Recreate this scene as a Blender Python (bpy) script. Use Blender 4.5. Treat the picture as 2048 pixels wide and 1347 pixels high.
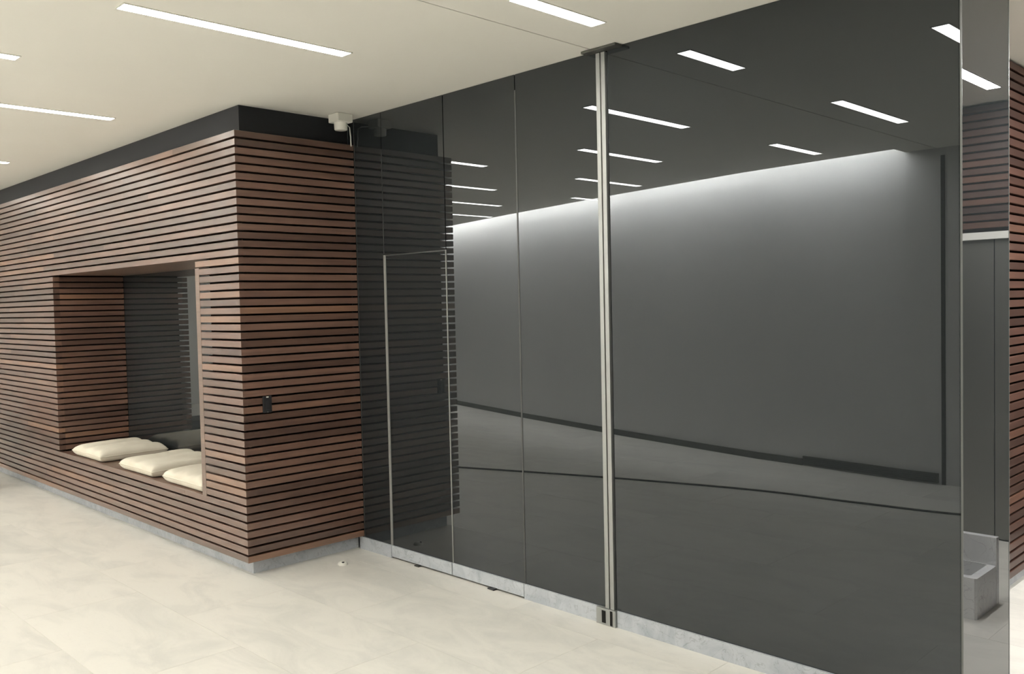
import bpy, bmesh, math, random
from mathutils import Vector, Matrix

for o in list(bpy.data.objects):
    bpy.data.objects.remove(o, do_unlink=True)
SC = bpy.context.scene
COL = SC.collection
random.seed(7)

# ------------------------------------------------------------------ camera
F_PX = 1780.2
cam_data = bpy.data.cameras.new('camera')
cam_data.sensor_fit = 'HORIZONTAL'
cam_data.sensor_width = 36.0
cam_data.lens = 36.0 * F_PX / 2048.0
cam_data.clip_start = 0.05
cam = bpy.data.objects.new('camera', cam_data)
COL.objects.link(cam)
R_ = Vector((0.7036058411, 0.7102566655, -0.0217781872))
U_ = Vector((-0.0114713125, 0.0419972425, 0.9990518709))
FW = Vector((-0.7104978742, 0.7026889075, -0.0376970810))
M3 = Matrix((R_, U_, -FW)).transposed()
cam.matrix_world = Matrix.Translation((5.257246, -3.672181, 1.734766)) @ M3.to_4x4()
SC.camera = cam

# ------------------------------------------------------------------ world, exposure
w = bpy.data.worlds.new('world')
SC.world = w
w.use_nodes = True
w.node_tree.nodes['Background'].inputs['Color'].default_value = (0.9, 0.93, 1.0, 1)
w.node_tree.nodes['Background'].inputs['Strength'].default_value = 0.02
SC.view_settings.view_transform = 'Standard'
SC.view_settings.look = 'None'
SC.view_settings.gamma = 1.0
SC.view_settings.use_curve_mapping = False
SC.view_settings.exposure = 0.0
LIGHT_STRENGTH = 40.5
COVE_STRENGTH = 230.0
LIGHT_COLOR = (1.0, 0.975, 0.90)

# ------------------------------------------------------------------ dimensions (metres)
H = 3.05          # ceiling height
B = 0.907         # depth of the slatted box in front of the glass wall (glass plane is y = 0)
WX = 4.032        # right end of the glass wall
ZB = 0.0957       # underside of the lowest slat
PITCH = 0.05364
SLAT_H = 0.0405
SLAT_D = 0.055
NROW = 52
REC = 0.073
NX0, NX1 = -3.51, -0.612      # niche opening
NROW0, NROW1 = 7, 37          # niche rows
NZ0 = ZB + (NROW0 - 1) * PITCH + SLAT_H
NZ1 = ZB + NROW1 * PITCH
NY = -0.27                    # niche back
XL = -6.9                     # left end of the slatted box

# ------------------------------------------------------------------ materials
def new_mat(name):
    m = bpy.data.materials.new(name)
    m.use_nodes = True
    nt = m.node_tree
    return m, nt, nt.nodes['Principled BSDF']

def plain(name, col, rough=0.5, metal=0.0, spec=0.5, ior=1.5):
    m, nt, b = new_mat(name)
    b.inputs['Base Color'].default_value = (*col, 1)
    b.inputs['Roughness'].default_value = rough
    b.inputs['Metallic'].default_value = metal
    b.inputs['Specular IOR Level'].default_value = spec
    b.inputs['IOR'].default_value = ior
    return m

def nd(nt, t, **kw):
    n = nt.nodes.new(t)
    for k, v in kw.items():
        setattr(n, k, v)
    return n

def ramp(nt, stops, interp='LINEAR'):
    r = nd(nt, 'ShaderNodeValToRGB')
    cr = r.color_ramp
    cr.interpolation = interp
    while len(cr.elements) < len(stops):
        cr.elements.new(0.5)
    for e, (p, c) in zip(cr.elements, stops):
        e.position = p
        e.color = (*c, 1)
    return r

def mixrgb(nt, blend, fac, a, b):
    n = nd(nt, 'ShaderNodeMix', data_type='RGBA', blend_type=blend)
    L = nt.links
    for sock, v in ((n.inputs[0], fac), (n.inputs[6], a), (n.inputs[7], b)):
        if hasattr(v, 'is_output'):
            L.new(v, sock)
        else:
            sock.default_value = v if not isinstance(v, tuple) else (*v, 1)
    return n.outputs[2]

def wood_mat(name, stops, rough=0.4, run_z=False):
    m, nt, b = new_mat(name)
    L = nt.links
    geo = nd(nt, 'ShaderNodeNewGeometry')
    oi = nd(nt, 'ShaderNodeObjectInfo')
    sep = nd(nt, 'ShaderNodeSeparateXYZ')
    L.new(geo.outputs['Position'], sep.inputs[0])
    add = nd(nt, 'ShaderNodeMath', operation='ADD')
    L.new(sep.outputs['X'], add.inputs[0])
    L.new(sep.outputs['Y'], add.inputs[1])
    comb = nd(nt, 'ShaderNodeCombineXYZ')
    L.new(add.outputs[0], comb.inputs['X'])
    L.new(sep.outputs['Z'], comb.inputs['Y'])
    rz = nd(nt, 'ShaderNodeMath', operation='MULTIPLY')
    L.new(oi.outputs['Random'], rz.inputs[0])
    rz.inputs[1].default_value = 37.0
    L.new(rz.outputs[0], comb.inputs['Z'])
    mp = nd(nt, 'ShaderNodeMapping')
    mp.inputs['Scale'].default_value = (2.2, 95.0, 1.0)
    L.new(comb.outputs[0], mp.inputs['Vector'])
    n1 = nd(nt, 'ShaderNodeTexNoise')
    n1.inputs['Scale'].default_value = 1.0
    n1.inputs['Detail'].default_value = 5.0
    n1.inputs['Roughness'].default_value = 0.6
    L.new(mp.outputs[0], n1.inputs['Vector'])
    mp2 = nd(nt, 'ShaderNodeMapping')
    mp2.inputs['Scale'].default_value = (3.0, 12.0, 1.0)
    L.new(comb.outputs[0], mp2.inputs['Vector'])
    n2 = nd(nt, 'ShaderNodeTexNoise')
    n2.inputs['Scale'].default_value = 1.0
    n2.inputs['Detail'].default_value = 3.0
    L.new(mp2.outputs[0], n2.inputs['Vector'])
    r = ramp(nt, stops)
    L.new(oi.outputs['Random'], r.inputs['Fac'])
    g1 = ramp(nt, [(0.25, (0.72, 0.70, 0.69)), (0.75, (1.2, 1.2, 1.2))])
    L.new(n1.outputs['Fac'], g1.inputs['Fac'])
    g2 = ramp(nt, [(0.3, (0.80, 0.79, 0.78)), (0.7, (1.15, 1.14, 1.12))])
    L.new(n2.outputs['Fac'], g2.inputs['Fac'])
    c = mixrgb(nt, 'MULTIPLY', 1.0, r.outputs['Color'], g1.outputs['Color'])
    c = mixrgb(nt, 'MULTIPLY', 1.0, c, g2.outputs['Color'])
    L.new(c, b.inputs['Base Color'])
    rr = nd(nt, 'ShaderNodeMapRange')
    rr.inputs['To Min'].default_value = rough - 0.06
    rr.inputs['To Max'].default_value = rough + 0.10
    L.new(n1.outputs['Fac'], rr.inputs['Value'])
    L.new(rr.outputs[0], b.inputs['Roughness'])
    b.inputs['Coat Weight'].default_value = 0.8
    b.inputs['Coat Roughness'].default_value = 0.34
    b.inputs['Coat IOR'].default_value = 1.6
    bp = nd(nt, 'ShaderNodeBump')
    bp.inputs['Strength'].default_value = 0.12
    bp.inputs['Distance'].default_value = 0.002
    L.new(n1.outputs['Fac'], bp.inputs['Height'])
    L.new(bp.outputs[0], b.inputs['Normal'])
    return m

def stone_mat(name, base, vein, rough, scale=1.6, vein_amt=0.5, tone=0.05, stretch=(1, 1, 1)):
    m, nt, b = new_mat(name)
    L = nt.links
    geo = nd(nt, 'ShaderNodeNewGeometry')
    oi = nd(nt, 'ShaderNodeObjectInfo')
    off = nd(nt, 'ShaderNodeVectorMath', operation='SCALE')
    off.inputs[0].default_value = (13.1, 7.7, 3.3)
    L.new(oi.outputs['Random'], off.inputs['Scale'])
    ad = nd(nt, 'ShaderNodeVectorMath', operation='ADD')
    L.new(geo.outputs['Position'], ad.inputs[0])
    L.new(off.outputs[0], ad.inputs[1])
    mp = nd(nt, 'ShaderNodeMapping')
    mp.inputs['Scale'].default_value = stretch
    mp.inputs['Rotation'].default_value = (0, 0, 0.35)
    L.new(ad.outputs[0], mp.inputs['Vector'])
    n1 = nd(nt, 'ShaderNodeTexNoise')
    n1.inputs['Scale'].default_value = scale
    n1.inputs['Detail'].default_value = 6.0
    n1.inputs['Roughness'].default_value = 0.62
    n1.inputs['Distortion'].default_value = 1.2
    L.new(mp.outputs[0], n1.inputs['Vector'])
    cl = ramp(nt, [(0.33, vein), (0.56, base), (1.0, tuple(min(1, x * 1.04) for x in base))])
    L.new(n1.outputs['Fac'], cl.inputs['Fac'])
    n2 = nd(nt, 'ShaderNodeTexNoise')
    n2.inputs['Scale'].default_value = scale * 1.7
    n2.inputs['Detail'].default_value = 4.0
    n2.inputs['Distortion'].default_value = 2.0
    L.new(mp.outputs[0], n2.inputs['Vector'])
    vv = ramp(nt, [(0.485, (1, 1, 1)), (0.5, tuple(1 - vein_amt * 0.6 for _ in range(3))), (0.515, (1, 1, 1))])
    L.new(n2.outputs['Fac'], vv.inputs['Fac'])
    c = mixrgb(nt, 'MULTIPLY', 1.0, cl.outputs['Color'], vv.outputs['Color'])
    tr = nd(nt, 'ShaderNodeMapRange')
    tr.inputs['To Min'].default_value = 1 - tone
    tr.inputs['To Max'].default_value = 1 + tone * 0.3
    L.new(oi.outputs['Random'], tr.inputs['Value'])
    c = mixrgb(nt, 'MULTIPLY', 1.0, c, tr.outputs[0])
    L.new(c, b.inputs['Base Color'])
    b.inputs['Roughness'].default_value = rough
    return m

def emit_mat(name, col, strength):
    m = bpy.data.materials.new(name)
    m.use_nodes = True
    nt = m.node_tree
    nt.nodes.clear()
    e = nd(nt, 'ShaderNodeEmission')
    e.inputs['Color'].default_value = (*col, 1)
    e.inputs['Strength'].default_value = strength
    o = nd(nt, 'ShaderNodeOutputMaterial')
    nt.links.new(e.outputs[0], o.inputs['Surface'])
    return m

def paint_mat(name, col, rough=0.7, bump=0.03):
    m, nt, b = new_mat(name)
    L = nt.links
    geo = nd(nt, 'ShaderNodeNewGeometry')
    n = nd(nt, 'ShaderNodeTexNoise')
    n.inputs['Scale'].default_value = 2.0
    n.inputs['Detail'].default_value = 3.0
    L.new(geo.outputs['Position'], n.inputs['Vector'])
    r = ramp(nt, [(0.3, tuple(x * 0.98 for x in col)), (0.7, col)])
    L.new(n.outputs['Fac'], r.inputs['Fac'])
    L.new(r.outputs['Color'], b.inputs['Base Color'])
    b.inputs['Roughness'].default_value = rough
    b.inputs['Specular IOR Level'].default_value = 0.3
    n2 = nd(nt, 'ShaderNodeTexNoise')
    n2.inputs['Scale'].default_value = 180.0
    L.new(geo.outputs['Position'], n2.inputs['Vector'])
    bp = nd(nt, 'ShaderNodeBump')
    bp.inputs['Strength'].default_value = bump
    bp.inputs['Distance'].default_value = 0.001
    L.new(n2.outputs['Fac'], bp.inputs['Height'])
    L.new(bp.outputs[0], b.inputs['Normal'])
    return m

WOOD_STOPS = [(0.0, (0.105, 0.062, 0.045)), (0.3, (0.140, 0.084, 0.060)), (0.62, (0.185, 0.112, 0.082)),
              (0.9, (0.205, 0.128, 0.094)), (0.95, (0.26, 0.155, 0.10)), (1.0, (0.30, 0.185, 0.12))]
M = {
    'wood': wood_mat('walnut_slat', [(p, (0.90 * c[0], 0.82 * c[1], 0.80 * c[2])) for p, c in WOOD_STOPS], 0.36),
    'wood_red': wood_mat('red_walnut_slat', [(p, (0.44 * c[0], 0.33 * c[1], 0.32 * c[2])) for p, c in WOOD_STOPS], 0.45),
    'wood_board': wood_mat('walnut_board', [(0, (0.15, 0.092, 0.066)), (1, (0.20, 0.125, 0.09))], 0.42),
    'backing': plain('black_backing', (0.032, 0.019, 0.012), 0.8, spec=0.2),
    'band': plain('charcoal_band', (0.020, 0.021, 0.0235), 0.6, spec=0.25),
    'glass': plain('charcoal_back_painted_glass', (0.0185, 0.0212, 0.0225), 0.0, spec=0.5, ior=1.66),
    'glass_edge': plain('pale_glass_edge', (0.12, 0.125, 0.118), 0.3),
    'joint': plain('grey_silicone_joint', (0.055, 0.056, 0.055), 0.4),
    'frame_grey': plain('grey_frame_lacquer', (0.26, 0.26, 0.245), 0.4),
    'alu': plain('satin_aluminium', (0.40, 0.41, 0.40), 0.42, metal=0.75),
    'dark_gap': plain('dark_gap', (0.012, 0.011, 0.010), 0.7, spec=0.2),
    'dark_metal': plain('dark_metal', (0.09, 0.09, 0.08), 0.45, metal=0.6),
    'floor_tile': stone_mat('cream_floor_tile', (0.84, 0.818, 0.76), (0.735, 0.722, 0.675), 0.36, scale=1.5,
                            vein_amt=0.05, tone=0.05, stretch=(1.0, 2.2, 1)),
    'grout': plain('pale_grout', (0.86, 0.84, 0.78), 0.6),
    'marble': stone_mat('grey_marble', (0.56, 0.59, 0.63), (0.44, 0.475, 0.52), 0.22, scale=5.0, vein_amt=0.45, tone=0.05),
    'marble_white': stone_mat('white_marble', (0.84, 0.84, 0.85), (0.72, 0.73, 0.75), 0.25, scale=3.0, vein_amt=0.4, tone=0.03),
    'ceiling': paint_mat('ceiling_paint', (0.87, 0.85, 0.775)),
    'wall_paint': paint_mat('wall_paint', (0.80, 0.80, 0.79), bump=0.0),
    'lamp': emit_mat('lamp_diffuser', LIGHT_COLOR, LIGHT_STRENGTH),
    'cove': emit_mat('cove_strip', (1.0, 0.985, 0.965), COVE_STRENGTH),
    'lamp_passage': emit_mat('passage_lamp_diffuser', (1.0, 0.985, 0.95), LIGHT_STRENGTH * 3.6),
    'white_plastic': plain('white_plastic', (0.78, 0.77, 0.70), 0.4),
    'black_plastic': plain('black_plastic', (0.02, 0.02, 0.022), 0.35),
    'steel': plain('brushed_dark_steel', (0.22, 0.22, 0.205), 0.36, metal=0.9),
    'steel_bright': plain('bright_header_lacquer', (0.86, 0.85, 0.80), 0.4),
    'rubber': plain('black_rubber', (0.02, 0.02, 0.02), 0.6),
    'leather': plain('dark_upholstery', (0.035, 0.036, 0.034), 0.6),
    'soil': plain('grey_gravel', (0.25, 0.25, 0.23), 0.9),
}
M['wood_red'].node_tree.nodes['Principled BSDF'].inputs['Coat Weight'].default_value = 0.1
M['glass'].node_tree.nodes['Principled BSDF'].inputs['Specular Tint'].default_value = (0.91, 0.96, 1.0, 1)

def fabric_mat():
    m, nt, b = new_mat('cream_cushion_cloth')
    L = nt.links
    tc = nd(nt, 'ShaderNodeTexCoord')
    n = nd(nt, 'ShaderNodeTexNoise')
    n.inputs['Scale'].default_value = 260.0
    L.new(tc.outputs['Object'], n.inputs['Vector'])
    n2 = nd(nt, 'ShaderNodeTexNoise')
    n2.inputs['Scale'].default_value = 6.0
    L.new(tc.outputs['Object'], n2.inputs['Vector'])
    r = ramp(nt, [(0.3, (0.76, 0.70, 0.58)), (0.7, (0.84, 0.79, 0.67))])
    L.new(n2.outputs['Fac'], r.inputs['Fac'])
    L.new(r.outputs['Color'], b.inputs['Base Color'])
    b.inputs['Roughness'].default_value = 0.85
    bp = nd(nt, 'ShaderNodeBump')
    bp.inputs['Strength'].default_value = 0.25
    bp.inputs['Distance'].default_value = 0.001
    L.new(n.outputs['Fac'], bp.inputs['Height'])
    L.new(bp.outputs[0], b.inputs['Normal'])
    return m
M['cushion'] = fabric_mat()

# ------------------------------------------------------------------ mesh helpers
def link_mesh(name, me, mat, parent=None, loc=(0, 0, 0)):
    if mat is not None and not me.materials:
        me.materials.append(mat)
    o = bpy.data.objects.new(name, me)
    o.location = loc
    COL.objects.link(o)
    if parent is not None:
        o.parent = parent
        q = Vector(loc)
        p = parent
        while p is not None:
            q = q - p.location
            p = p.parent
        o.location = q
    return o

def from_bm(name, bm, mat, parent=None, loc=(0, 0, 0), smooth=False):
    bmesh.ops.recalc_face_normals(bm, faces=bm.faces)
    me = bpy.data.meshes.new(name)
    bm.to_mesh(me)
    bm.free()
    if smooth:
        for p in me.polygons:
            p.use_smooth = True
    return link_mesh(name, me, mat, parent, loc)

def add_box(bm, a, b, bevel=0.0):
    vs = [bm.verts.new((x, y, z)) for x in (a[0], b[0]) for y in (a[1], b[1]) for z in (a[2], b[2])]
    F = [(0, 1, 3, 2), (4, 6, 7, 5), (0, 4, 5, 1), (2, 3, 7, 6), (0, 2, 6, 4), (1, 5, 7, 3)]
    fs = [bm.faces.new([vs[i] for i in f]) for f in F]
    if bevel > 0:
        es = list({e for f in fs for e in f.edges})
        bmesh.ops.bevel(bm, geom=es, offset=bevel, segments=2, affect='EDGES', profile=0.5)

def box(name, a, b, mat, parent=None, bevel=0.0):
    """box given by world corners; origin at the middle of its underside"""
    a = Vector([min(p, q) for p, q in zip(a, b)]), Vector([max(p, q) for p, q in zip(a, b)])
    lo, hi = a
    org = Vector(((lo.x + hi.x) / 2, (lo.y + hi.y) / 2, lo.z))
    bm = bmesh.new()
    add_box(bm, lo - org, hi - org, bevel)
    return from_bm(name, bm, mat, parent, org)

def add_prism(bm, poly, z0, z1):
    lo = [bm.verts.new((x, y, z0)) for x, y in poly]
    hi = [bm.verts.new((x, y, z1)) for x, y in poly]
    bm.faces.new(lo[::-1])
    bm.faces.new(hi)
    n = len(poly)
    for i in range(n):
        j = (i + 1) % n
        bm.faces.new((lo[i], lo[j], hi[j], hi[i]))

def prism(name, poly, z0, z1, mat, parent=None):
    cx = sum(p[0] for p in poly) / len(poly)
    cy = sum(p[1] for p in poly) / len(poly)
    bm = bmesh.new()
    add_prism(bm, [(x - cx, y - cy) for x, y in poly], 0, z1 - z0)
    return from_bm(name, bm, mat, parent, (cx, cy, z0))

def add_lathe(bm, prof, seg=24, c=(0, 0, 0)):
    rings = []
    for r, z in prof:
        if r < 1e-6:
            rings.append([bm.verts.new((c[0], c[1], c[2] + z))])
        else:
            rings.append([bm.verts.new((c[0] + r * math.cos(2 * math.pi * i / seg),
                                        c[1] + r * math.sin(2 * math.pi * i / seg), c[2] + z)) for i in range(seg)])
    for A, Bq in zip(rings, rings[1:]):
        for i in range(seg):
            j = (i + 1) % seg
            if len(A) == 1:
                bm.faces.new((A[0], Bq[i], Bq[j]))
            elif len(Bq) == 1:
                bm.faces.new((A[i], A[j], Bq[0]))
            else:
                bm.faces.new((A[i], A[j], Bq[j], Bq[i]))

def lathe(name, prof, mat, parent=None, loc=(0, 0, 0), seg=24):
    bm = bmesh.new()
    add_lathe(bm, prof, seg)
    return from_bm(name, bm, mat, parent, loc, smooth=True)

def tube(name, pts, r, mat, parent=None, seg=8):
    pts = [Vector(p) for p in pts]
    org = pts[0].copy()
    bm = bmesh.new()
    rings = []
    for i, p in enumerate(pts):
        d = (pts[min(i + 1, len(pts) - 1)] - pts[max(i - 1, 0)]).normalized()
        up = Vector((0, 0, 1)) if abs(d.z) < 0.9 else Vector((1, 0, 0))
        s = d.cross(up).normalized()
        t = s.cross(d)
        rings.append([bm.verts.new(p - org + r * (math.cos(2 * math.pi * k / seg) * s + math.sin(2 * math.pi * k / seg) * t)) for k in range(seg)])
    for A, Bq in zip(rings, rings[1:]):
        for k in range(seg):
            j = (k + 1) % seg
            bm.faces.new((A[k], A[j], Bq[j], Bq[k]))
    bm.faces.new(rings[0][::-1])
    bm.faces.new(rings[-1])
    return from_bm(name, bm, mat, parent, org, smooth=True)

def empty(name, loc=(0, 0, 0)):
    o = bpy.data.objects.new(name, None)
    o.location = loc
    COL.objects.link(o)
    return o

def tag(o, label, cat, group=None, kind=None):
    o['label'] = label
    o['category'] = cat
    if group:
        o['group'] = group
    if kind:
        o['kind'] = kind
    return o

def struct(o, label, cat):
    return tag(o, label, cat, kind='structure')

# ------------------------------------------------------------------ opposite wall line (behind the camera, seen in the glass)
WALLB = [(7.6, -4.76), (1.95, -4.76), (0.3, -4.93), (-1.9, -5.36), (-4.2, -5.90), (-6.4, -6.48), (-10.6, -7.62)]
COVE_X = 1.95
SLOT = 0.26

def wall_y(x):
    for (xa, ya), (xb, yb) in zip(WALLB, WALLB[1:]):
        if xb <= x <= xa:
            t = (xa - x) / (xa - xb)
            return ya + t * (yb - ya)
    return WALLB[-1][1]

# ------------------------------------------------------------------ floor
floor = box('floor', (-10.7, -7.9, -0.14), (7.8, 3.4, -0.0014), M['grout'])
struct(floor, 'pale cream stone tiled lobby floor with faint joints', 'floor')
TW, TL = 0.652, 1.30
tile_meshes = {}
def tile_mesh(wx, wy):
    k = (round(wx, 3), round(wy, 3))
    if k not in tile_meshes:
        bm = bmesh.new()
        add_box(bm, (0, 0, 0), (wx, wy, 0.0012), 0)
        me = bpy.data.meshes.new('tile')
        bmesh.ops.recalc_face_normals(bm, faces=bm.faces)
        bm.to_mesh(me)
        bm.free()
        me.materials.append(M['floor_tile'])
        tile_meshes[k] = me
    return tile_meshes[k]
G = 0.001
row = 0
y = -0.204 - 12 * TW
FX0, FX1 = -10.6, 7.6
while y < 3.2:
    y1 = y + TW
    ya, yb = max(y, -7.8), min(y1, 3.15)
    xs0 = FX0 if ya < 0.3 else 3.4
    off = (1.03 if row % 2 else 1.03 + TL / 2) % TL
    xx = FX0 - TL + ((off - FX0) % TL)
    while xx < FX1:
        xa, xb = max(xx, xs0), min(xx + TL, FX1)
        # leave out tiles that would lie wholly behind the walls
        if xb - xa > 0.05 and yb - ya > 0.05 and yb > wall_y((xa + xb) / 2) - 0.3:
            link_mesh('tile', tile_mesh(xb - xa - 2 * G, yb - ya - 2 * G), None, floor, (xa + G, ya + G, -0.0012))
        xx += TL
    y = y1
    row += 1

# ------------------------------------------------------------------ ceiling (two flat boards with an open joint, and the cove slot)
ceil = empty('ceiling', (0, -3, H))
struct(ceil, 'off-white painted plaster ceiling with one straight joint', 'ceiling')
SEAM = 2.226
def edge_pts(x0, x1, d):
    pts = [(x0, wall_y(x0) + d)]
    for px, py in WALLB:
        if min(x0, x1) < px < max(x0, x1):
            pts.append((px, py + d))
    pts.append((x1, wall_y(x1) + d))
    return pts
polyA = [(SEAM + 0.004, 3.3), (7.7, 3.3), (7.7, -4.9), (SEAM + 0.004, -4.9)]
prism('ceiling_board', polyA, H, H + 0.03, M['ceiling'], ceil)
pb = [(SEAM - 0.004, 0.4), (SEAM - 0.004, -4.9), (COVE_X, -4.9)] + [(COVE_X, wall_y(COVE_X) + SLOT)] + edge_pts(COVE_X, -10.6, SLOT)[1:] + [(-10.6, 0.4)]
prism('ceiling_board', pb, H, H + 0.03, M['ceiling'], ceil)
box('joint_backing', (SEAM - 0.05, -4.9, H + 0.031), (SEAM + 0.05, 0.3, H + 0.05), M['dark_gap'], ceil)

# cove pocket above the opposite wall
cove = empty('trim_1', (-4, -6, H))
struct(cove, 'recessed light cove running along the top of the plain opposite wall', 'light cove')
cp = edge_pts(COVE_X, -10.5, 0)
cq = edge_pts(COVE_X, -10.5, SLOT + 0.06)
bm = bmesh.new()
def strip_faces(bm, P, Q, z0, z1):
    a = [bm.verts.new((x, y, z0)) for x, y in P]
    b = [bm.verts.new((x, y, z1)) for x, y in Q]
    for i in range(len(P) - 1):
        bm.faces.new((a[i], a[i + 1], b[i + 1], b[i]))
strip_faces(bm, cp, cq, H + 0.19, H + 0.19)          # lid
strip_faces(bm, cq, cq, H + 0.03, H + 0.19)          # room-side cheek
from_bm('cove_pocket', bm, M['ceiling'], cove, (0, 0, 0))
bm = bmesh.new()
l0 = edge_pts(COVE_X - 0.03, -10.4, 0.19)
l1 = edge_pts(COVE_X - 0.03, -10.4, 0.235)
strip_faces(bm, l1, l0, H + 0.13, H + 0.13)
strip_faces(bm, l0, l1, H + 0.135, H + 0.135)
from_bm('cove_light_strip', bm, M['cove'], cove, (0, 0, 0))
box('cove_end', (COVE_X, -4.78, H + 0.03), (COVE_X + 0.02, -4.5, H + 0.19), M['ceiling'], cove)

# ------------------------------------------------------------------ enclosing walls
poly = [(x, y) for x, y in WALLB] + [(-10.6, -7.8), (7.6, -7.8)]
wb = prism('wall_back', poly, 0.0, H + 0.2, M['wall_paint'])
struct(wb, 'plain white opposite wall washed by the cove light, mirrored in the dark glass', 'wall')
# a narrow dark reveal and a low dark grille on that wall
box('reveal', (2.265, -4.762, 0.0), (2.30, -4.752, 2.98), M['dark_gap'], wb)
bg = empty('baseboard_back', (1.45, -4.8, 0))
struct(bg, 'low dark grille and slim dark skirting along the foot of the plain opposite wall', 'skirting')
def along(x0, x1, d0, d1):
    return edge_pts(x1, x0, d0) + edge_pts(x0, x1, d1)[::-1][::-1]
prism('grille_frame', edge_pts(2.24, 0.86, 0.002) + edge_pts(2.24, 0.86, 0.022)[::-1], 0.012, 0.10, M['dark_metal'], bg)
for k in range(4):
    prism('slat', edge_pts(2.22, 0.88, 0.022) + edge_pts(2.22, 0.88, 0.028)[::-1], 0.022 + k * 0.019, 0.032 + k * 0.019, M['black_plastic'], bg)
prism('skirting', edge_pts(0.85, -10.5, 0.001) + edge_pts(0.85, -10.5, 0.016)[::-1], 0.0, 0.07, M['dark_metal'], bg)
wf = box('wall_far', (-10.7, -7.8, 0), (-10.6, 0.5, H), M['wall_paint'])
struct(wf, 'plain white end wall far to the left of the slatted box', 'wall')
we = box('added_glazing_1', (7.64, -4.8, 0), (7.7, 3.3, H), M['dark_gap'])  # unseen dark end of the room, added to cut light from this side
struct(we, 'added unseen dark glazing behind the camera, cutting light from the right', 'added dark glazing')
for k in range(5):
    ya = -4.76 + k * 1.6
    box('pane', (7.60, ya + 0.03, 0.06), (7.62, min(ya + 1.57, 3.2), H - 0.03), M['glass'], we)
    box('frame_post', (7.57, ya - 0.03, 0.0), (7.64, ya + 0.03, H - 0.001), M['dark_metal'], we)
wr = box('wall_rear', (-10.6, 0.0, 0), (XL, 0.4, H), M['wall_paint'])
struct(wr, 'plain white wall beyond the far end of the slatted box', 'wall')

# ------------------------------------------------------------------ slats
slat_cache = {}
def slat_mesh(kind, length, mat='wood'):
    """unit section slat of a given length; kind: x (runs along -x, front at y=0 going +y), xm (mitred at x=0), y, ym"""
    key = (kind, round(length, 3), mat)
    if key in slat_cache:
        return slat_cache[key]
    D, h, L_ = SLAT_D, SLAT_H, length
    if kind == 'x':      # occupies x 0..-L, y 0..D
        poly = [(0, 0), (0, D), (-L_, D), (-L_, 0)]
    elif kind == 'xm':
        poly = [(0, 0), (-D, D), (-L_, D), (-L_, 0)]
    elif kind == 'ym':   # runs along +y from the corner, front face at x=0, body towards -x
        poly = [(0, 0), (0, L_), (-D, L_), (-D, D)]
    elif kind == 'y':
        poly = [(0, 0), (0, L_), (-D, L_), (-D, 0)]
    elif kind == 'yj':   # niche jamb facing +x: mitred against the front slat
        poly = [(0, D), (0, L_), (-D, L_), (-D, D)]
    bm = bmesh.new()
    add_prism(bm, poly, 0, h)
    es = [e for e in bm.edges if abs(e.verts[0].co.z - e.verts[1].co.z) < 1e-6]
    bmesh.ops.bevel(bm, geom=es, offset=0.0018, segments=1, affect='EDGES')
    bmesh.ops.recalc_face_normals(bm, faces=bm.faces)
    me = bpy.data.meshes.new('slat')
    bm.to_mesh(me)
    bm.free()
    me.materials.append(M[mat])
    slat_cache[key] = me
    return me

def slat(kind, length, loc, parent, jit=0.0, mat='wood'):
    return link_mesh('slat', slat_mesh(kind, length, mat), None, parent, Vector(loc) + Vector((0, random.uniform(-jit, jit) if kind[0] == 'x' else 0, 0)))

# the slatted box: backing, plinth, band, niche
wl = empty('wall_left', (-3.4, -0.5, 0))
struct(wl, 'projecting wall of horizontal walnut slats with a seat niche', 'wall')
yb = -B + REC
bk = M['backing']
bx = -REC
# black core behind the slats (around the niche)
box('backing', (XL, yb, ZB - 0.004), (NX0 - 0.06, 0.0, 2.88), bk, wl)
box('backing', (NX1 + 0.06, yb, ZB - 0.004), (bx, 0.0, 2.88), bk, wl)
box('backing', (NX0 - 0.06, yb, ZB - 0.004), (NX1 + 0.06, 0.0, NZ0 - 0.041), bk, wl)
box('backing', (NX0 - 0.06, yb, NZ1 + 0.02), (NX1 + 0.06, 0.0, 2.88), bk, wl)
box('backing', (NX0 - 0.06, NY + 0.012, NZ0 - 0.041), (NX1 + 0.06, 0.0, NZ1 + 0.02), bk, wl)
def boards(x_right, x_left, first_kind):
    """split a row from x_right to x_left into boards of random length"""
    out = []
    x = x_right
    kind = first_kind
    while x > x_left + 1e-6:
        Ln = random.choice([1.2, 1.5, 1.8, 2.1, 2.4, 2.7])
        if x == x_right:
            Ln = random.choice([0.9, 1.35, 1.8, 2.25, 2.7])
        if x - Ln < x_left + 0.5:
            Ln = x - x_left
        out.append((kind, x, Ln))
        x -= Ln
        kind = 'x'
    return out
for k in range(NROW):
    z = ZB + k * PITCH
    if NROW0 <= k < NROW1:
        slat('xm', -NX1, (0, -B, z), wl)
        for kd, x, Ln in boards(NX0, XL, 'x'):
            slat(kd, Ln - 0.001, (x, -B, z), wl)
        slat('yj', (NY - 0.002) + B, (NX0, -B, z), wl)
        # right jamb, facing the other way
        s = slat('x', SLAT_D, (NX1 + SLAT_D, -B + SLAT_D + 0.001, z), wl)
        s.scale = (1, (NY - 0.003 + B - SLAT_D) / SLAT_D, 1)
    else:
        for kd, x, Ln in boards(0.0, XL, 'xm'):
            slat(kd, Ln - 0.001, (x, -B, z), wl)
    slat('ym', B - 0.004, (0, -B, z), wl)
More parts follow.
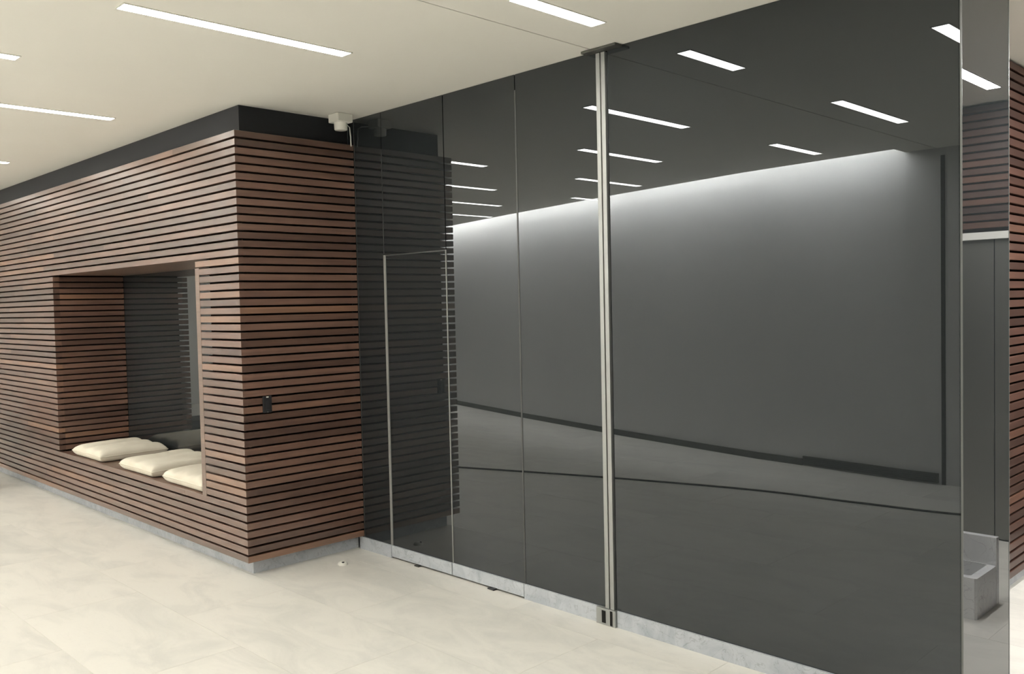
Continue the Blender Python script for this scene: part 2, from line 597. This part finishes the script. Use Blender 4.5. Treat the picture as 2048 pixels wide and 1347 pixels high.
# niche boards
SY = -B + SLAT_D
nb = 5
for k in range(nb):
    ya = SY + 0.002 + k * (NY - SY) / nb
    yc = SY + (k + 1) * (NY - SY) / nb
    box('sill_board', (NX0, ya, NZ0 - 0.04), (NX1, yc, NZ0 - 0.002), M['wood_board'], wl)
for k in range(nb):
    ya = SY + 0.001 + k * (NY - SY) / nb
    yc = SY + (k + 1) * (NY - SY) / nb
    box('soffit_board', (NX0, ya, NZ1 + 0.001), (NX1, yc, NZ1 + 0.019), M['wood_board'], wl)
gp = box('glass_panel', (NX0, NY, NZ0 - 0.03), (NX1, NY + 0.011, NZ1 + 0.01), M['glass'], wl)
gp['label'] = 'dark glass back of the niche'
tb = box('jamb_trim', (NX1 - 0.004, SY - 0.052, NZ0 - 0.002), (NX1 + 0.055, SY - 0.056, NZ1 - 0.06), M['wood_board'], wl)
tb['label'] = 'smooth vertical edging on the right side of the niche'
# charcoal band under the ceiling
for nm, a, b in (('dark_band', (XL, yb, 2.881), (bx, yb + 0.1, H)), ('dark_band', (bx - 0.1, yb + 0.1, 2.881), (bx, 0.0, H))):
    o = box(nm, a, b, M['band'], wl)
    o['label'] = 'recessed charcoal band between slats and ceiling'

bl = empty('baseboard_left', (-3.4, -0.8, 0))
struct(bl, 'recessed grey marble plinth under the walnut slat wall', 'baseboard')
xj = [bx, -1.25, -2.55, -3.85, -5.15, XL]
for xa, xb in zip(xj, xj[1:]):
    prism('marble_slab', [(xa, yb), (xb + 0.002, yb), (xb + 0.002, yb + 0.03), (xa - (0.03 if xa == bx else 0), yb + 0.03)], 0, ZB - 0.005, M['marble'], bl)
prism('marble_slab', [(bx, yb), (bx, -0.004), (bx - 0.03, -0.004), (bx - 0.03, yb + 0.03)], 0, ZB - 0.005, M['marble'], bl)

# ------------------------------------------------------------------ dark glass wall
wg = box('wall_right', (bx, 0.03, 0.0), (WX - 0.03, 0.56, H), M['dark_gap'])
struct(wg, 'tall gloss charcoal glass panelled wall with a marble base', 'wall')
GT = 0.012
BASE = 0.088
def pane(name, x0, x1, z0, z1, parent, g=0.0018):
    return box(name, (x0 + g, 0.0, z0 + 0.001), (x1 - g, GT, z1 - 0.001), M['glass'], parent)
D0, D1, D2, MX = 0.322, 0.968, 1.612, 2.258
HD = 2.082
pane('glass_panel', bx + 0.003, D0, BASE, H, wg)
pane('glass_panel', D0, D1, HD, H, wg)
pane('glass_panel', D2, MX - 0.033, BASE, H, wg)
big = pane('glass_panel', MX + 0.033, WX - 0.006, BASE, H, wg)
big['label'] = 'widest dark glass panel at the right end of the wall'
# joints seen as thin pale lines
def joint(x, z0, z1, wd, parent, mat='joint'):
    return box('joint', (x - wd / 2, -0.0015, z0), (x + wd / 2, 0.004, z1), M[mat], parent)
joint(D0 - 0.002, HD + 0.01, 2.80, 0.006, wg)
joint(0.004, BASE, H, 0.006, wg)
# glazed return at the right end
rt = box('glass_panel', (WX - 0.012, 0.0, 0.0), (WX, 0.565, H), M['glass'], wg)
rt['label'] = 'narrow mirror-like glass return round the corner of the wall'
for a, b in (((WX - 0.006, -0.002, 0.0), (WX + 0.0012, 0.0, H)), ((WX - 0.012, 0.565, 0.0), (WX + 0.001, 0.572, H))):
    box('glass_edge', a, b, M['glass_edge'], wg)

# the two door leaves hidden in the glass wall
d1 = empty('door_1', (0.645, 0.0, 0))
struct(d1, 'flush glass door leaf outlined by slim frame lines beside the slatted corner', 'door')
pane('glass_leaf', D0 + 0.016, D1 - 0.004, BASE, HD - 0.006, d1)
box('frame_stile', (D0 - 0.006, -0.004, BASE), (D0 + 0.016, 0.010, HD), M['frame_grey'], d1)
box('frame_stile', (D1 - 0.004, -0.003, 0.012), (D1 + 0.004, 0.010, HD), M['frame_grey'], d1)
box('frame_head', (D0 + 0.016, -0.002, HD - 0.007), (D1 - 0.006, 0.010, HD + 0.001), M['joint'], d1)
box('marble_kick', (D0 + 0.012, -0.012, 0.012), (D1 - 0.006, 0.0, BASE), M['marble'], d1)
box('floor_pivot', (0.60, -0.030, 0.0), (0.645, -0.004, 0.009), M['dark_metal'], d1, 0.002)
d2 = empty('door_2', (1.29, 0.0, 0))
struct(d2, 'full-height flush glass door leaf between the framed leaf and the metal mullion', 'door')
pane('glass_leaf', D1 + 0.004, D2 - 0.004, BASE, H, d2)
box('frame_stile', (D2 - 0.005, -0.002, BASE), (D2 + 0.005, 0.010, H - 0.09), M['joint'], d2)
box('marble_kick', (D1 + 0.004, -0.012, 0.012), (D2 - 0.004, 0.0, BASE), M['marble'], d2)
box('floor_pivot', (1.315, -0.032, 0.0), (1.37, -0.004, 0.010), M['black_plastic'], d2, 0.002)

br = empty('baseboard_right', (2.5, 0.0, 0))
struct(br, 'low pale grey marble base running under the dark glass wall', 'baseboard')
box('marble_slab', (bx + 0.03, -0.012, 0), (D0 + 0.004, 0.0, BASE), M['marble'], br)
box('marble_slab', (D2 + 0.001, -0.012, 0), (2.17, 0.0, BASE), M['marble'], br)
box('marble_slab', (2.305, -0.012, 0), (WX - 0.03, 0.0, BASE), M['marble'], br)
box('marble_slab', (WX - 0.03, -0.012, 0), (WX + 0.002, -0.0065, BASE), M['marble'], br)

# metal mullion with its floor and ceiling shoes
mu = empty('trim_2', (MX, -0.02, 0))
struct(mu, 'floor-to-ceiling double aluminium mullion dividing the dark glass wall', 'mullion')
box('mullion_bar', (MX - 0.031, -0.014, BASE + 0.002), (MX - 0.005, 0.012, H - 0.016), M['alu'], mu, 0.0015)
box('mullion_bar', (MX + 0.003, -0.014, BASE + 0.002), (MX + 0.029, 0.012, H - 0.016), M['alu'], mu, 0.0015)
box('mullion_groove', (MX - 0.005, -0.008, BASE + 0.002), (MX + 0.003, 0.012, H - 0.016), M['dark_metal'], mu)
fs = box('floor_shoe', (2.172, -0.026, 0.0), (2.303, 0.004, BASE + 0.001), M['alu'], mu, 0.002)
box('shoe_slot', (2.212, -0.0275, 0.012), (2.238, -0.0255, BASE - 0.010), M['dark_gap'], mu)
box('shoe_slot', (2.268, -0.0275, 0.006), (2.284, -0.0255, BASE - 0.004), M['dark_gap'], mu)
box('ceiling_shoe', (2.165, -0.06, H - 0.014), (2.395, 0.0, H - 0.001), M['dark_metal'], mu, 0.002)

# ------------------------------------------------------------------ corridor beyond the right end of the glass wall
CX, CY = 3.66, 3.05
wc = box('wall_corridor', (CX - 0.35, 0.575, 0), (CX - REC, CY + 0.1, H), M['backing'])
struct(wc, 'walnut slat wall in the passage beyond the end of the glass wall', 'wall')
for k in range(55):
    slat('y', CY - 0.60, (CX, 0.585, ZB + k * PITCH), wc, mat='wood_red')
box('marble_slab', (CX - REC, 0.585, 0), (CX - REC + 0.015, CY, ZB - 0.005), M['marble'], wc)
wn = box('wall_end', (CX - 0.3, CY + REC, 0), (7.6, CY + 0.25, H), M['backing'])
struct(wn, 'walnut slat wall over the steel lift doors, mirrored in the glass return', 'wall')
EX0, EX1, EZ = 3.95, 5.75, 2.13
for k in range(55):
    z = ZB + k * PITCH
    if z > EZ + 0.025:
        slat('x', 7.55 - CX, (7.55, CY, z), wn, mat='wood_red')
    else:
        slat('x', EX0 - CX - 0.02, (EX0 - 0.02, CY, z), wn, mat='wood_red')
        slat('x', 7.55 - EX1 - 0.03, (7.55, CY, z), wn, mat='wood_red')
el = empty('door_3', (4.85, CY, 0))
struct(el, 'brushed steel lift doors below a bright header, mirrored in the glass return', 'door')
box('door_header', (EX0, CY - 0.02, EZ - 0.022), (EX1, CY + REC, EZ + 0.028), M['steel_bright'], el)
box('door_jamb', (EX0, CY - 0.02, 0), (EX0 + 0.10, CY + REC, EZ - 0.022), M['steel'], el)
box('door_jamb', (EX1 - 0.10, CY - 0.02, 0), (EX1, CY + REC, EZ - 0.022), M['steel'], el)
mid = (EX0 + EX1) / 2
box('door_leaf', (EX0 + 0.10, CY + 0.03, 0.01), (mid - 0.003, CY + 0.06, EZ - 0.022), M['steel'], el)
box('door_leaf', (mid + 0.003, CY + 0.03, 0.01), (EX1 - 0.10, CY + 0.06, EZ - 0.022), M['steel'], el)

# marble planter in the passage (seen in the glass return)
TX0, TX1, TY0, TY1 = 4.41, 5.35, 1.335, 1.70
TC = ((TX0 + TX1) / 2, (TY0 + TY1) / 2)
pl = empty('marble_trough', (TC[0], TC[1], 0))
tag(pl, 'low white marble trough with a raised back, mirrored in the narrow glass return', 'planter')
def octo(x0, x1, y0, y1, c):
    return [(x0 + c, y0), (x1 - c, y0), (x1, y0 + c), (x1, y1 - c), (x1 - c, y1), (x0 + c, y1), (x0, y1 - c), (x0, y0 + c)]
def hollow(name, P, Q, z0, z1, zq, mat, parent, c):
    bm = bmesh.new()
    P = [(x - c[0], y - c[1]) for x, y in P]
    Q = [(x - c[0], y - c[1]) for x, y in Q]
    a = [bm.verts.new((x, y, 0)) for x, y in P]
    b = [bm.verts.new((x, y, z1 - z0)) for x, y in P]
    d = [bm.verts.new((x, y, z1 - z0)) for x, y in Q]
    e = [bm.verts.new((x, y, zq - z0)) for x, y in Q]
    n = len(P)
    bm.faces.new(a[::-1])
    bm.faces.new(e)
    for i in range(n):
        j = (i + 1) % n
        bm.faces.new((a[i], a[j], b[j], b[i]))
        bm.faces.new((b[i], b[j], d[j], d[i]))
        bm.faces.new((d[i], d[j], e[j], e[i]))
    return from_bm(name, bm, mat, parent, (c[0], c[1], z0))
plb = hollow('trough_body', octo(TX0, TX1, TY0, TY1 - 0.041, 0.012), octo(TX0 + 0.045, TX1 - 0.045, TY0 + 0.045, TY1 - 0.05, 0.012), 0.0, 0.222, 0.06, M['marble_white'], pl, TC)
prism('gravel_bed', octo(TX0 + 0.047, TX1 - 0.047, TY0 + 0.047, TY1 - 0.052, 0.012), 0.061, 0.10, M['soil'], plb)
box('trough_back', (TX0, TY1 - 0.04, 0.0), (TX1, TY1, 0.378), M['marble_white'], pl, 0.004)

# ------------------------------------------------------------------ ceiling lights
LW = 0.082
def linear_light(x, y0, y1, label):
    y0, y1 = max(y0, y1), min(y0, y1)
    t = empty('linear_ceiling_light', (x, (y0 + y1) / 2, H))
    tag(t, label, 'ceiling light', 'linear ceiling lights')
    bm = bmesh.new()
    zz = -0.004
    a, b = LW / 2, (y0 - y1) / 2
    vs = [bm.verts.new(v) for v in ((-a, -b, zz), (a, -b, zz), (a, b, zz), (-a, b, zz))]
    bm.faces.new(vs)
    vs2 = [bm.verts.new(v) for v in ((-a, -b, -0.001), (a, -b, -0.001), (a, b, -0.001), (-a, b, -0.001))]
    bm.faces.new(vs2[::-1])
    for i in range(4):
        j = (i + 1) % 4
        bm.faces.new((vs[i], vs2[i], vs2[j], vs[j]))
    from_bm('diffuser', bm, M['lamp_passage' if max(y0, y1) > 0.1 else 'lamp'], t, (x, (y0 + y1) / 2, H))
    bm = bmesh.new()
    f = 0.006
    for p, q in (((-a - f, -b - f, -0.005), (-a, b + f, -0.0005)), ((a, -b - f, -0.005), (a + f, b + f, -0.0005)),
                 ((-a, -b - f, -0.005), (a, -b, -0.0005)), ((-a, b, -0.005), (a, b + f, -0.0005))):
        add_box(bm, p, q)
    from_bm('frame', bm, M['white_plastic'], t, (x, (y0 + y1) / 2, H))
    return t
LIGHTS = [
    (2.528, -0.352, -0.905, 'short bright linear ceiling light nearest the ceiling shoe of the mullion'),
    (1.340, -0.965, -2.120, 'longest linear ceiling light in view, above the floor before the slatted box'),
    (0.205, -2.205, -3.345, 'linear ceiling light whose tip shows at the left edge, above the second strip'),
    (-0.985, -1.282, -2.190, 'linear ceiling light at the left edge nearest above the slatted front'),
    (-3.330, -1.285, -2.200, 'smallest far linear ceiling light at the left edge close to the charcoal band'),
    (2.515, -2.165, -3.285, 'linear ceiling light mirrored right of the mullion, level with the cove end'),
    (1.392, -3.345, -4.170, 'linear ceiling light mirrored just above the cove glow, right of the mullion'),
    (-1.000, -3.545, -4.625, 'linear ceiling light mirrored third down across the mullion'),
    (-2.190, -4.820, -5.280, 'linear ceiling light mirrored lowest beside the mullion'),
    (-2.220, -2.380, -3.495, 'linear ceiling light mirrored second down beside the mirrored slats'),
    (-3.390, -3.600, -4.712, 'linear ceiling light mirrored third down beside the mirrored slats'),
    (-4.570, -4.560, -5.660, 'linear ceiling light mirrored lowest beside the mirrored slats'),
    (3.618, -0.943, -2.050, 'linear ceiling light mirrored at the top right corner of the glass'),
    (4.710, 1.480, 2.610, 'linear ceiling light mirrored in the narrow glass return'),
    (3.650, -3.350, -4.400, 'added unseen linear ceiling light behind the camera near the opposite wall'),  # out of view, added to support the overall light level
    (4.800, -2.200, -3.300, 'added unseen linear ceiling light almost over the camera'),  # out of view, added to brighten the right of floor and ceiling
    (4.760, -0.050, -0.950, 'added unseen linear ceiling light just before the passage, beside the glass wall end'),  # extra unseen light, added for the level beside the glass end
    (5.950, -0.950, -2.050, 'added unseen linear ceiling light right of the camera near the added dark glazing'),  # unseen, added together with the overhead one to lift the right side
    (4.710, 0.200, 1.300, 'added unseen linear ceiling light over the mouth of the passage beyond the glass wall'),  # unseen, added to flood the passage floor with light
    (5.900, 0.300, 1.450, 'added unseen linear ceiling light in the passage, farther from the slats, front one'),  # hidden from view, added because the passage was too dark
    (5.900, 1.750, 2.900, 'added unseen linear ceiling light in the passage, farther from the slats, rear one'),  # second hidden light added to brighten the passage
    (-4.560, -2.250, -3.400, 'linear ceiling light far left out of the frame, inner row'),
    (-5.750, -1.300, -2.400, 'added unseen linear ceiling light past the far end of the slatted front'),  # unseen extra light, added for the level at the left
    (-5.750, -3.600, -4.700, 'added unseen linear ceiling light far left near the middle of the lobby'),  # unseen, added to fill the left of the lobby with light
    (-8.000, -2.600, -3.700, 'added unseen linear ceiling light closest to the far end wall'),  # unseen, added to light the far left end
]
for a in LIGHTS:
    linear_light(*a)

# ------------------------------------------------------------------ seat cushions
def cushion(x0, x1, y0, y1, z, seed, label):
    rnd = random.Random(seed)
    hx, hy, hz = (x1 - x0) / 2, (y1 - y0) / 2, 0.056
    cx, cy = (x0 + x1) / 2, (y0 + y1) / 2
    t = empty('seat_cushion', (cx, cy, z))
    tag(t, label, 'cushion', 'cream cushions in the niche')
    n, mth = 28, 28
    bm = bmesh.new()
    ph = [rnd.uniform(0, 6.28) for _ in range(4)]
    def top(u, v):
        e = (1 - abs(u) ** 10) ** 0.4 * (1 - abs(v) ** 10) ** 0.4 if abs(u) < 1 and abs(v) < 1 else 0.0
        wr = 0.008 * math.sin(9 * u + ph[0] + 1.1 * math.sin(2.2 * v + ph[1])) * e
        wr += 0.005 * math.sin(19 * u + ph[2] + 0.8 * v) * e * (0.5 + 0.5 * math.sin(3 * v + ph[3]))
        dome = 0.010 * (1 - u * u) * (1 - v * v)
        return e * hz + dome + wr
    grid_t, grid_b = [], []
    for i in range(n + 1):
        rt_, rb_ = [], []
        for j in range(mth + 1):
            u = math.sin((-1 + 2 * i / n) * math.pi / 2)
            v = math.sin((-1 + 2 * j / mth) * math.pi / 2)
            pull = 1 - 0.03 * (1 - (u * u)) * (abs(v) ** 6)      # edges drawn in, corners stay out
            pull2 = 1 - 0.03 * (1 - (v * v)) * (abs(u) ** 6)
            X, Y = u * hx * pull2, v * hy * pull
            zt = hz * 0.9 + top(u, v) * 0.95
            e = max(0.0, (1 - abs(u) ** 14) * (1 - abs(v) ** 14))
            zb_ = hz * 0.9 - hz * 0.9 * e ** 0.4
            rt_.append(bm.verts.new((X, Y, zt)))
            rb_.append(bm.verts.new((X, Y, zb_)) if 0 < i < n and 0 < j < mth else rt_[-1])
        grid_t.append(rt_)
        grid_b.append(rb_)
    for i in range(n):
        for j in range(mth):
            bm.faces.new((grid_t[i][j], grid_t[i + 1][j], grid_t[i + 1][j + 1], grid_t[i][j + 1]))
            q = (grid_b[i][j], grid_b[i][j + 1], grid_b[i + 1][j + 1], grid_b[i + 1][j])
            bm.faces.new(q)
    cov = from_bm('cover', bm, M['cushion'], t, (cx, cy, z), smooth=True)
    pts = []
    N = 48
    for k in range(N + 1):
        a = 4 * k / N
        s = int(a) % 4
        f = -1 + 2 * (a - int(a))
        u, v = [(f, -1), (1, f), (-f, 1), (-1, -f)][s]
        X = u * hx * (1 - 0.03 * (1 - v * v) * abs(u) ** 6)
        Y = v * hy * (1 - 0.03 * (1 - u * u) * abs(v) ** 6)
        pts.append((cx + X, cy + Y, z + hz * 0.9))
    tube('piping', pts, 0.0045, M['cushion'], cov, 6)
    return t
CZ = NZ0 - 0.002
cushion(-3.20, -2.53, -0.898, -0.315, CZ, 1, 'cream seat cushion in the niche, farthest left beside the dark jamb')
cushion(-2.12, -1.49, -0.898, -0.315, CZ, 2, 'cream seat cushion in the middle of the three in the niche')
cushion(-1.29, -0.650, -0.898, -0.315, CZ, 3, 'cream seat cushion partly hidden behind the right edge of the niche')

# ------------------------------------------------------------------ small things
# ceiling sensor in the corner
sn = empty('ceiling_sensor', (0.09, -0.16, H))
tag(sn, 'small white ceiling sensor with round head in the corner over the slats', 'sensor')
snb = box('sensor_body', (0.030, -0.225, H - 0.058), (0.150, -0.105, H), M['white_plastic'], sn, 0.006)
lathe('sensor_head', [(0.0, -0.050), (0.040, -0.050), (0.044, -0.045), (0.046, 0.0)], M['white_plastic'], snb, (0.09, -0.165, H - 0.058))
cb = tube('sensor_cable', [(0.035, -0.11, H - 0.04), (0.012, -0.06, H - 0.045), (0.007, -0.035, H - 0.06), (0.006, -0.030, H - 0.11), (0.009, -0.030, H - 0.125), (0.006, -0.028, H - 0.15), (0.005, -0.026, H - 0.19)], 0.0042, M['white_plastic'], sn)
# wall switch
sw = empty('wall_switch', (0.0, -0.74, 1.055))
tag(sw, 'small black wall switch on the darker side of the slatted box', 'switch')
cpl = box('cover_plate', (0.0005, -0.772, 1.056), (0.010, -0.708, 1.166), M['black_plastic'], sw, 0.003)
box('rocker', (0.010, -0.754, 1.078), (0.015, -0.726, 1.140), M['black_plastic'], cpl, 0.002)
ss = box('indicator', (0.010, -0.748, 1.156), (0.012, -0.732, 1.163), M['white_plastic'], cpl)
box('screw', (0.010, -0.743, 1.059), (0.012, -0.737, 1.064), M['alu'], cpl)
# floor door stop
ds = empty('door_stop', (0.2, -0.325, 0))
tag(ds, 'small round white door stop on the floor near the framed door leaf', 'door stop')
sdm = lathe('stop_dome', [(0.034, 0.0), (0.034, 0.006), (0.029, 0.016), (0.018, 0.023), (0.0, 0.026)], M['white_plastic'], ds, (0.2, -0.325, 0.0))
lathe('stop_bumper', [(0.010, 0.0), (0.010, 0.005), (0.007, 0.007), (0.0, 0.0075)], M['rubber'], sdm, (0.217, -0.333, 0.016), 12)

# cable across the floor (seen mirrored in the glass)
pts = []
ctrl = [(-3.0, -2.05), (-1.87, -2.51), (-0.35, -3.05), (1.07, -3.45), (2.0, -3.55), (2.79, -3.66), (3.4, -3.95)]
for i in range(len(ctrl) - 1):
    p0 = Vector(ctrl[max(i - 1, 0)]); p1 = Vector(ctrl[i]); p2 = Vector(ctrl[i + 1]); p3 = Vector(ctrl[min(i + 2, len(ctrl) - 1)])
    for s in range(8):
        t = s / 8
        q = 0.5 * ((2 * p1) + (-p0 + p2) * t + (2 * p0 - 5 * p1 + 4 * p2 - p3) * t * t + (-p0 + 3 * p1 - 3 * p2 + p3) * t ** 3)
        pts.append((q.x, q.y, 0.0092))
pts.append((*ctrl[-1], 0.0092))
cable = tube('floor_cable', pts, 0.009, M['rubber'])
tag(cable, 'thin black cable lying across the floor, mirrored low in the glass', 'cable')

# dark chair near the left end of the niche front (seen mirrored in the niche glass)
def rounded_panel(bm, wx, hz, ty, r, z0, y0):
    pts = [(-wx, z0), (wx, z0)]
    for k in range(7):
        a = k / 6 * math.pi / 2
        pts.append((wx - r + r * math.cos(a), z0 + hz - r + r * math.sin(a)))
    for k in range(7):
        a = math.pi / 2 + k / 6 * math.pi / 2
        pts.append((-wx + r + r * math.cos(a), z0 + hz - r + r * math.sin(a)))
    A = [bm.verts.new((x, y0, z)) for x, z in pts]
    Bv = [bm.verts.new((x, y0 + ty, z)) for x, z in pts]
    bm.faces.new(A)
    bm.faces.new(Bv[::-1])
    for i in range(len(pts)):
        j = (i + 1) % len(pts)
        bm.faces.new((A[i], Bv[i], Bv[j], A[j]))
CHX, CHY = -4.85, -1.52
ch = empty('lounge_chair', (CHX, CHY, 0))
tag(ch, 'dark upholstered chair with rounded back, mirrored in the niche glass', 'chair')
bm = bmesh.new()
rounded_panel(bm, 0.26, 0.50, 0.07, 0.06, 0.38, 0.20)
from_bm('backrest', bm, M['leather'], ch, (CHX, CHY, 0))
box('seat', (CHX - 0.26, CHY - 0.28, 0.36), (CHX + 0.26, CHY + 0.20, 0.46), M['leather'], ch, 0.02)
for sx in (-1, 1):
    for sy in (-0.24, 0.22):
        tube('leg', [(CHX + sx * 0.22, CHY + sy, 0.0), (CHX + sx * 0.22, CHY + sy, 0.37)], 0.014, M['dark_metal'], ch)
